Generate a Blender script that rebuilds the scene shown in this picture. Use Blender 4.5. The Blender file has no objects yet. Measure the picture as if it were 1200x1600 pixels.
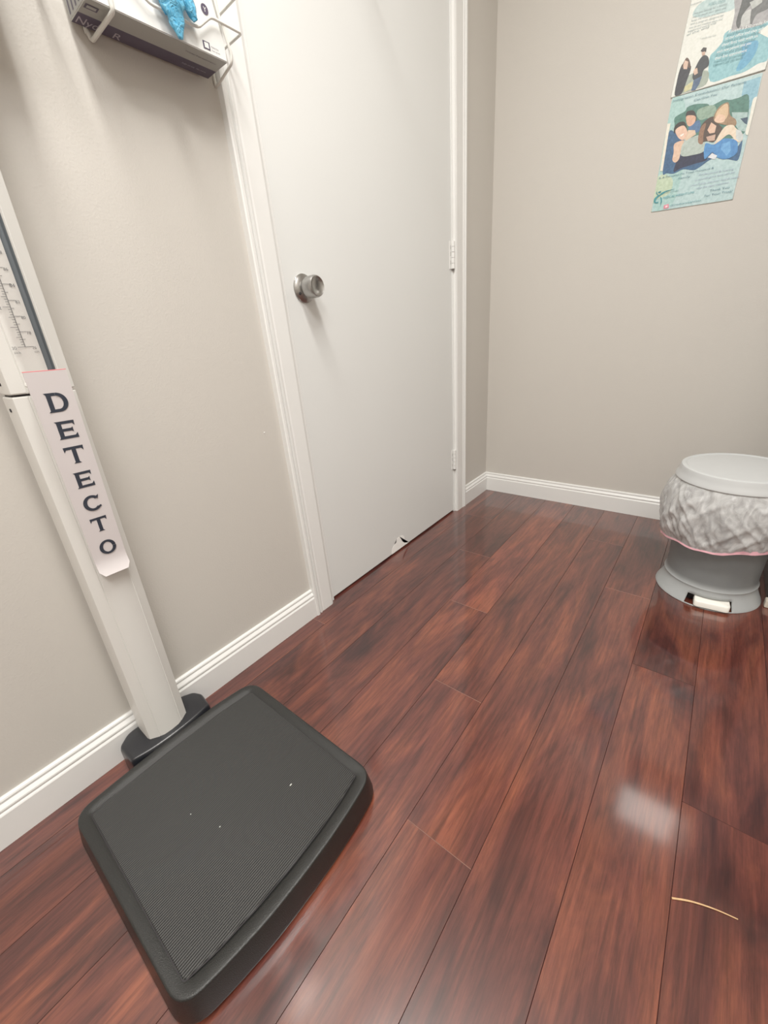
import bpy, bmesh, math, random
from mathutils import Vector, Matrix, noise
from mathutils.geometry import tessellate_polygon
random.seed(4)
C = bpy.context.scene.collection
PI = math.pi
# ---------------------------------------------------------------- materials
def new_mat(name):
    m = bpy.data.materials.new(name); m.use_nodes = True
    nt = m.node_tree; b = nt.nodes['Principled BSDF']
    return m, nt, b
def nd(nt, t, **kw):
    n = nt.nodes.new(t)
    for k, v in kw.items():
        if k in n.inputs: n.inputs[k].default_value = v
        else: setattr(n, k, v)
    return n
def simple(name, col, rough=.5, metal=0., noise_amt=.06, nscale=40., bump=0., bscale=200., spec=.5, coat=0., trans=0., alpha=1., emis=None):
    m, nt, b = new_mat(name)
    tc = nd(nt, 'ShaderNodeTexCoord')
    n = nd(nt, 'ShaderNodeTexNoise', Scale=nscale, Detail=3.); nt.links.new(tc.outputs['Object'], n.inputs['Vector'])
    mx = nd(nt, 'ShaderNodeMix', data_type='RGBA')
    mx.inputs[6].default_value = tuple(max(0, c * (1 - noise_amt)) for c in col) + (1,)
    mx.inputs[7].default_value = tuple(min(1, c * (1 + noise_amt)) for c in col) + (1,)
    nt.links.new(n.outputs[0], mx.inputs[0]); nt.links.new(mx.outputs[2], b.inputs['Base Color'])
    b.inputs['Roughness'].default_value = rough; b.inputs['Metallic'].default_value = metal
    b.inputs['Specular IOR Level'].default_value = spec
    b.inputs['Coat Weight'].default_value = coat
    b.inputs['Transmission Weight'].default_value = trans; b.inputs['Alpha'].default_value = alpha
    if bump > 0:
        n2 = nd(nt, 'ShaderNodeTexNoise', Scale=bscale, Detail=2.); nt.links.new(tc.outputs['Object'], n2.inputs['Vector'])
        bp = nd(nt, 'ShaderNodeBump', Strength=bump, Distance=.001); nt.links.new(n2.outputs[0], bp.inputs['Height'])
        nt.links.new(bp.outputs[0], b.inputs['Normal'])
    if emis:
        b.inputs['Emission Color'].default_value = emis[0] + (1,); b.inputs['Emission Strength'].default_value = emis[1]
    return m
WALLC = (.550, .522, .476)
M = {}
M['wall'] = simple('painted wall', WALLC, .55, noise_amt=.02, nscale=3, bump=.35, bscale=260)
M['ceil'] = simple('ceiling paint', (.8, .78, .73), .8, bump=.3, bscale=120)
M['white'] = simple('gloss white trim', (.78, .78, .76), .32, noise_amt=.015, bump=.12, bscale=60)
M['door'] = simple('painted door', (.715, .725, .71), .42, noise_amt=.012, nscale=4, bump=.1, bscale=180)
M['chip'] = simple('bare door edge where paint peeled', (.97, .96, .92), .6)
M['steel'] = simple('brushed steel', (.37, .36, .345), .30, metal=1., nscale=200)
M['dark'] = simple('dark gap', (.012, .01, .012), .8)
M['col'] = simple('enamel column', (.70, .69, .655), .38, noise_amt=.012, bump=.12, bscale=500)
M['plate'] = simple('name plate enamel', (.68, .635, .635), .3, noise_amt=.01)
M['ink'] = simple('dark ink', (.018, .025, .04), .5)
M['ink2'] = simple('grey ink', (.10, .10, .10), .6)
M['rod'] = simple('grey rod', (.11, .13, .15), .28, metal=.7)
M['red'] = simple('red edge', (.75, .16, .18), .5)
M['blackpl'] = simple('textured black plastic', (.009, .0095, .009), .36, spec=.42, bump=.5, bscale=900, noise_amt=.1)
M['bracket'] = simple('black bracket plastic', (.009, .010, .013), .28, bump=.15, bscale=500)
M['wire'] = simple('white coated wire', (.72, .71, .66), .35)
M['twig'] = simple('dry straw', (.60, .36, .17), .6, nscale=300, noise_amt=.3)
M['paper'] = simple('paper', (.74, .77, .72), .5, noise_amt=.02)
M['cab'] = simple('dark laminate', (.018, .011, .012), .35)
M['cream'] = simple('cream plinth', (.55, .50, .42), .5)
M['pedal'] = simple('white pedal plastic', (.86, .85, .78), .3, bump=.3, bscale=300)
M['cardw'] = simple('glove box board', (.78, .79, .77), .45, noise_amt=.02)
M['cardg'] = simple('grey printed board', (.34, .34, .315), .5, noise_amt=.03)
M['purple'] = simple('purple grey print', (.066, .052, .090), .45, noise_amt=.1)
M['lilac'] = simple('pale lettering', (.42, .38, .42), .5)
M['lamp'] = simple('lamp diffuser', (.9, .9, .85), .4, emis=((1., .95, .85), 2.))
M['glow'] = simple('lit panel', (.9, .9, .9), .4, emis=((1., .93, .85), 4.2))

def mat_floor():
    m, nt, b = new_mat('glossy mahogany planks')
    L = nt.links.new
    tc = nd(nt, 'ShaderNodeTexCoord'); at = nd(nt, 'ShaderNodeAttribute', attribute_name='plank')
    sep = nd(nt, 'ShaderNodeSeparateColor'); L(at.outputs['Color'], sep.inputs[0])
    off = nd(nt, 'ShaderNodeVectorMath', operation='SCALE'); off.inputs['Scale'].default_value = 37.
    L(at.outputs['Color'], off.inputs[0])
    add = nd(nt, 'ShaderNodeVectorMath', operation='ADD'); L(tc.outputs['Object'], add.inputs[0]); L(off.outputs[0], add.inputs[1])
    def noise_(sx, sy, scale, detail, rough=.55, dist=0.):
        mp = nd(nt, 'ShaderNodeMapping'); mp.inputs['Scale'].default_value = (sx, sy, 1)
        L(add.outputs[0], mp.inputs['Vector'])
        n = nd(nt, 'ShaderNodeTexNoise', Scale=scale, Detail=detail, Roughness=rough, Distortion=dist)
        L(mp.outputs[0], n.inputs['Vector']); return n
    big = noise_(1, .22, 12., 5., .6, dist=.9)          # broad cloudy figure
    fine = noise_(1, .055, 110., 8., .78, .35)          # fine grain fibres
    knot = noise_(1, .22, 22., 2., .5, .8)
    r1 = nd(nt, 'ShaderNodeValToRGB'); cr = r1.color_ramp
    cr.elements[0].position = .30; cr.elements[0].color = (.036, .0078, .0076, 1)
    cr.elements[1].position = .72; cr.elements[1].color = (.200, .052, .026, 1)
    e = cr.elements.new(.50); e.color = (.102, .0245, .0170, 1)
    L(big.outputs[0], r1.inputs[0])
    r2 = nd(nt, 'ShaderNodeValToRGB'); r2.color_ramp.elements[0].position = .38; r2.color_ramp.elements[0].color = (.50, .48, .48, 1)
    r2.color_ramp.elements[1].position = .62; r2.color_ramp.elements[1].color = (1.28, 1.28, 1.26, 1)
    L(fine.outputs[0], r2.inputs[0])
    mul = nd(nt, 'ShaderNodeMix', data_type='RGBA', blend_type='MULTIPLY'); mul.inputs[0].default_value = .9
    L(r1.outputs[0], mul.inputs[6]); L(r2.outputs[0], mul.inputs[7])
    r3 = nd(nt, 'ShaderNodeValToRGB'); r3.color_ramp.elements[0].position = .24; r3.color_ramp.elements[0].color = (.42, .38, .42, 1)
    r3.color_ramp.elements[1].position = .42; r3.color_ramp.elements[1].color = (1, 1, 1, 1)
    L(knot.outputs[0], r3.inputs[0])
    mul2 = nd(nt, 'ShaderNodeMix', data_type='RGBA', blend_type='MULTIPLY'); mul2.inputs[0].default_value = .8
    L(mul.outputs[2], mul2.inputs[6]); L(r3.outputs[0], mul2.inputs[7])
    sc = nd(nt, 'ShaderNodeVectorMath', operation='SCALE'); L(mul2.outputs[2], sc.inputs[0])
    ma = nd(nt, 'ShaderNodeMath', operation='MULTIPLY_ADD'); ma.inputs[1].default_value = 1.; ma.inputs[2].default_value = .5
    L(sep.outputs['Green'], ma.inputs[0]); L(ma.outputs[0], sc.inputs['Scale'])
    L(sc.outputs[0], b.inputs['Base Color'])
    b.inputs['Roughness'].default_value = .30
    b.inputs['Coat Weight'].default_value = 1.; b.inputs['Coat Roughness'].default_value = .095; b.inputs['Coat IOR'].default_value = 1.5; b.inputs['Specular IOR Level'].default_value = .3
    bp = nd(nt, 'ShaderNodeBump', Strength=.10, Distance=.0006); L(fine.outputs[0], bp.inputs['Height']); L(bp.outputs[0], b.inputs['Normal'])
    return m
M['floor'] = mat_floor()
def mat_groove():
    return simple('plank bevel', (.05, .018, .016), .3)
M['groove'] = mat_groove()
M['joint'] = simple('plank end highlight', (.28, .15, .12), .3)  # pale tone paints in the highlight that the reflective end bevels catch
def mat_mat():
    m, nt, b = new_mat('ribbed rubber mat'); L = nt.links.new
    tc = nd(nt, 'ShaderNodeTexCoord')
    wv = nd(nt, 'ShaderNodeTexWave', Scale=2 * PI / (.0034) / 20 , bands_direction='X', wave_profile='SIN')
    L(tc.outputs['Object'], wv.inputs['Vector'])
    r = nd(nt, 'ShaderNodeValToRGB'); r.color_ramp.elements[0].color = (.005, .005, .005, 1); r.color_ramp.elements[1].color = (.040, .040, .0385, 1); b.inputs['Specular IOR Level'].default_value = .22
    r.color_ramp.elements[0].position = .25; r.color_ramp.elements[1].position = .75
    L(wv.outputs[0], r.inputs[0]); L(r.outputs[0], b.inputs['Base Color'])
    bp = nd(nt, 'ShaderNodeBump', Strength=.7, Distance=.0008); L(wv.outputs[0], bp.inputs['Height']); L(bp.outputs[0], b.inputs['Normal'])
    b.inputs['Roughness'].default_value = .48
    return m
M['mat'] = mat_mat()
def mat_print():
    m, nt, b = new_mat('printed colours')
    at = nd(nt, 'ShaderNodeAttribute', attribute_name='ink'); nt.links.new(at.outputs['Color'], b.inputs['Base Color'])
    tc = nd(nt, 'ShaderNodeTexCoord'); n = nd(nt, 'ShaderNodeTexNoise', Scale=160., Detail=5.)
    nt.links.new(tc.outputs['Object'], n.inputs['Vector'])
    mx = nd(nt, 'ShaderNodeMix', data_type='RGBA', blend_type='SOFT_LIGHT'); mx.inputs[0].default_value = .7
    nt.links.new(at.outputs['Color'], mx.inputs[6]); nt.links.new(n.outputs[0], mx.inputs[7]); nt.links.new(mx.outputs[2], b.inputs['Base Color'])
    b.inputs['Roughness'].default_value = .45
    return m
M['print'] = mat_print()
def mat_bin():
    m, nt, b = new_mat('frosted grey plastic'); L = nt.links.new
    tc = nd(nt, 'ShaderNodeTexCoord'); n = nd(nt, 'ShaderNodeTexNoise', Scale=30., Detail=3.); L(tc.outputs['Object'], n.inputs['Vector'])
    r = nd(nt, 'ShaderNodeValToRGB'); r.color_ramp.elements[0].color = (.40, .425, .43, 1); r.color_ramp.elements[1].color = (.50, .525, .53, 1)
    L(n.outputs[0], r.inputs[0])
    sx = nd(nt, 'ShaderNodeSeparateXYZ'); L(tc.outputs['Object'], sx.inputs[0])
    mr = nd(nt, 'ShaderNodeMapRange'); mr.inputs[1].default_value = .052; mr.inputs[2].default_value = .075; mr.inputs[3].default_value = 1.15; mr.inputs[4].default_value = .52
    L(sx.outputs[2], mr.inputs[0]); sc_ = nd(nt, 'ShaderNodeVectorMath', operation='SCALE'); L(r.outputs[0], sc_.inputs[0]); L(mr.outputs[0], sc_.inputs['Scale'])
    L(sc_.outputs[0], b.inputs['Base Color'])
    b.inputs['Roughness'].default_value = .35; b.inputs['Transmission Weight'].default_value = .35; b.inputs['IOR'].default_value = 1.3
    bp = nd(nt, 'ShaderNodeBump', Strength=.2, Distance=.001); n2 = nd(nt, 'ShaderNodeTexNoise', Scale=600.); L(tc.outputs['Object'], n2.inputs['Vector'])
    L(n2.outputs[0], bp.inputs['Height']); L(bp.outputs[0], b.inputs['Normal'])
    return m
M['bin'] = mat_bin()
M['lid'] = simple('frosted lid plastic', (.55, .57, .575), .28, noise_amt=.03, trans=.12)
M['inner'] = simple('inner bucket', (.12, .12, .125), .5)
def mat_bag():
    m, nt, b = new_mat('thin white bag film'); L = nt.links.new
    tc = nd(nt, 'ShaderNodeTexCoord'); mp = nd(nt, 'ShaderNodeMapping'); mp.inputs['Scale'].default_value = (1, 1, .5)
    L(tc.outputs['Object'], mp.inputs[0])
    n = nd(nt, 'ShaderNodeTexNoise', Scale=38., Detail=6., Roughness=.6, Distortion=1.4); L(mp.outputs[0], n.inputs['Vector'])
    r = nd(nt, 'ShaderNodeValToRGB'); r.color_ramp.elements[0].position = .36; r.color_ramp.elements[0].color = (.40, .40, .40, 1)
    r.color_ramp.elements[1].position = .66; r.color_ramp.elements[1].color = (.70, .71, .71, 1)
    L(n.outputs[0], r.inputs[0]); L(r.outputs[0], b.inputs['Base Color'])
    b.inputs['Roughness'].default_value = .26
    bp = nd(nt, 'ShaderNodeBump', Strength=.6, Distance=.003); L(n.outputs[0], bp.inputs['Height']); L(bp.outputs[0], b.inputs['Normal'])
    tr = nd(nt, 'ShaderNodeBsdfTransparent'); mix = nd(nt, 'ShaderNodeMixShader'); mix.inputs[0].default_value = .22
    out = nt.nodes['Material Output']; L(b.outputs[0], mix.inputs[1]); L(tr.outputs[0], mix.inputs[2]); L(mix.outputs[0], out.inputs[0])
    return m
M['bag'] = mat_bag()
M['pink'] = simple('pink drawstring hem', (.72, .36, .42), .4, nscale=60, noise_amt=.25)
def mat_glove():
    m, nt, b = new_mat('blue nitrile'); L = nt.links.new
    tc = nd(nt, 'ShaderNodeTexCoord'); n = nd(nt, 'ShaderNodeTexNoise', Scale=110., Detail=4., Distortion=1.); L(tc.outputs['Object'], n.inputs['Vector'])
    r = nd(nt, 'ShaderNodeValToRGB'); r.color_ramp.elements[0].position = .35; r.color_ramp.elements[0].color = (.03, .36, .70, 1)
    r.color_ramp.elements[1].position = .62; r.color_ramp.elements[1].color = (.16, .60, .92, 1)
    L(n.outputs[0], r.inputs[0]); L(r.outputs[0], b.inputs['Base Color']); b.inputs['Roughness'].default_value = .38
    bp = nd(nt, 'ShaderNodeBump', Strength=1., Distance=.004); L(n.outputs[0], bp.inputs['Height']); L(bp.outputs[0], b.inputs['Normal'])
    return m
M['glove'] = mat_glove()
# ---------------------------------------------------------------- mesh helpers
def obj(name, bm, mat, parent=None, smooth=False, loc=None, angle=35):
    me = bpy.data.meshes.new(name); bmesh.ops.recalc_face_normals(bm, faces=bm.faces[:])
    bm.to_mesh(me); bm.free()
    for mm in (mat if isinstance(mat, (list, tuple)) else [mat]): me.materials.append(M[mm])
    if smooth:
        for p in me.polygons: p.use_smooth = True
        try: me.set_sharp_from_angle(angle=math.radians(angle))
        except Exception: pass
    o = bpy.data.objects.new(name, me); C.objects.link(o)
    if parent: o.parent = parent
    if loc: o.location = loc
    return o
def tag(o, label=None, cat=None, group=None, kind=None):
    if label: o['label'] = label
    if cat: o['category'] = cat
    if group: o['group'] = group
    if kind: o['kind'] = kind
    return o
def thing(name, label, cat, loc, group=None):
    o = bpy.data.objects.new(name, None); C.objects.link(o); o.location = loc; o.empty_display_size = .05
    return tag(o, label, cat, group)
def box(bm, a, b, mi=0):
    x0, y0, z0 = a; x1, y1, z1 = b
    v = [bm.verts.new(p) for p in ((x0,y0,z0),(x1,y0,z0),(x1,y1,z0),(x0,y1,z0),(x0,y0,z1),(x1,y0,z1),(x1,y1,z1),(x0,y1,z1))]
    fs = []
    for q in ((0,3,2,1),(4,5,6,7),(0,1,5,4),(1,2,6,5),(2,3,7,6),(3,0,4,7)):
        f = bm.faces.new([v[i] for i in q]); f.material_index = mi; fs.append(f)
    return fs
def bbox(a, b, bev=0.003, seg=2):
    bm = bmesh.new(); box(bm, a, b)
    bmesh.ops.bevel(bm, geom=bm.edges[:], offset=bev, segments=seg, affect='EDGES', profile=.5)
    return bm
def rings(bm, rs, close=True, cap0=True, cap1=True, mi=0):
    """rs: list of vertex-position rings, same length"""
    vr = [[bm.verts.new(p) for p in r] for r in rs]
    n = len(rs[0])
    for a, b in zip(vr[:-1], vr[1:]):
        for i in range(n if close else n - 1):
            j = (i + 1) % n
            f = bm.faces.new((a[i], a[j], b[j], b[i])); f.material_index = mi
    if cap0: bm.faces.new(list(reversed(vr[0]))).material_index = mi
    if cap1: bm.faces.new(vr[-1]).material_index = mi
    return vr
def lathe(bm, prof, axis='z', origin=(0,0,0), n=48, cap=True):
    rs = []
    for h, r in prof:
        ring = []
        for i in range(n):
            a = 2*PI*i/n; c, s = r*math.cos(a), r*math.sin(a)
            p = (c, s, h) if axis == 'z' else (h, c, s)
            ring.append((p[0]+origin[0], p[1]+origin[1], p[2]+origin[2]))
        rs.append(ring)
    return rings(bm, rs, cap0=cap, cap1=cap)
def tube(bm, pts, r, n=10, fillet=0.):
    P = [Vector(p) for p in pts]
    if fillet > 0:
        Q = [P[0]]
        for a, b, c in zip(P[:-2], P[1:-1], P[2:]):
            d1 = (a-b); d2 = (c-b); f = min(fillet, d1.length*.45, d2.length*.45)
            s, e = b+d1.normalized()*f, b+d2.normalized()*f
            for k in range(6):
                t = k/5; Q.append(s*(1-t)**2 + b*2*t*(1-t) + e*t*t)
        Q.append(P[-1]); P = Q
    rs = []; up = None
    for i, p in enumerate(P):
        t = (P[min(i+1, len(P)-1)] - P[max(i-1, 0)]).normalized()
        if up is None:
            up = t.orthogonal().normalized()
        up = (up - t*up.dot(t)).normalized(); s = t.cross(up)
        rr = r(i/(len(P)-1)) if callable(r) else r
        rs.append([p + (up*math.cos(2*PI*k/n) + s*math.sin(2*PI*k/n))*rr for k in range(n)])
    rings(bm, rs)
def extrude_y(bm, prof, y0, y1):      # closed (x,z) profile swept in y
    rings(bm, [[(x, y0, z) for x, z in prof], [(x, y1, z) for x, z in prof]])
def extrude_z(bm, prof, z0, z1):
    rings(bm, [[(x, y, z0) for x, y in prof], [(x, y, z1) for x, y in prof]])
def rounded(poly, r, seg=6):
    """round the corners of a 2-D polygon; r scalar or list"""
    out = []; n = len(poly)
    for i in range(n):
        a, b, c = (Vector(poly[i-1]), Vector(poly[i]), Vector(poly[(i+1) % n])); ri = r[i] if isinstance(r, (list, tuple)) else r
        if ri <= 0: out.append(tuple(b)); continue
        d1, d2 = (a-b), (c-b); f = min(ri, d1.length*.49, d2.length*.49)
        s, e = b+d1.normalized()*f, b+d2.normalized()*f
        for k in range(seg+1):
            t = k/seg; q = s*(1-t)**2 + b*2*t*(1-t) + e*t*t; out.append((q.x, q.y))
    return out
def text_mesh(s, width=None, height=None):
    cu = bpy.data.curves.new('t', 'FONT'); cu.body = s; cu.size = 1.; cu.align_x = 'LEFT'; cu.resolution_u = 3
    o = bpy.data.objects.new('t', cu); C.objects.link(o)
    dg = bpy.context.evaluated_depsgraph_get(); me = bpy.data.meshes.new_from_object(o.evaluated_get(dg))
    vs = [v.co.copy() for v in me.vertices]; fs = [list(p.vertices) for p in me.polygons]
    C.objects.unlink(o); bpy.data.objects.remove(o); bpy.data.curves.remove(cu); bpy.data.meshes.remove(me)
    return vs, fs
def put_text(bm, s, origin, udir, vdir, w=None, h=.01, mi=0, center=False):
    """lay text flat with unit vectors udir, vdir; w = total width, h = capital height"""
    vs, fs = text_mesh(s)
    if not vs: return []
    x0 = min(v.x for v in vs); x1 = max(v.x for v in vs); sy = h/.69; sx = (w/(x1-x0)) if w else sy
    ox = -(x1-x0)*sx/2 if center else 0
    O, U, V = Vector(origin), Vector(udir), Vector(vdir)
    nv = [bm.verts.new(O + U*((v.x-x0)*sx+ox) + V*(v.y*sy)) for v in vs]; out = []
    for f in fs:
        try: ff = bm.faces.new([nv[i] for i in f]); ff.material_index = mi; out.append(ff)
        except ValueError: pass
    return out
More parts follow.
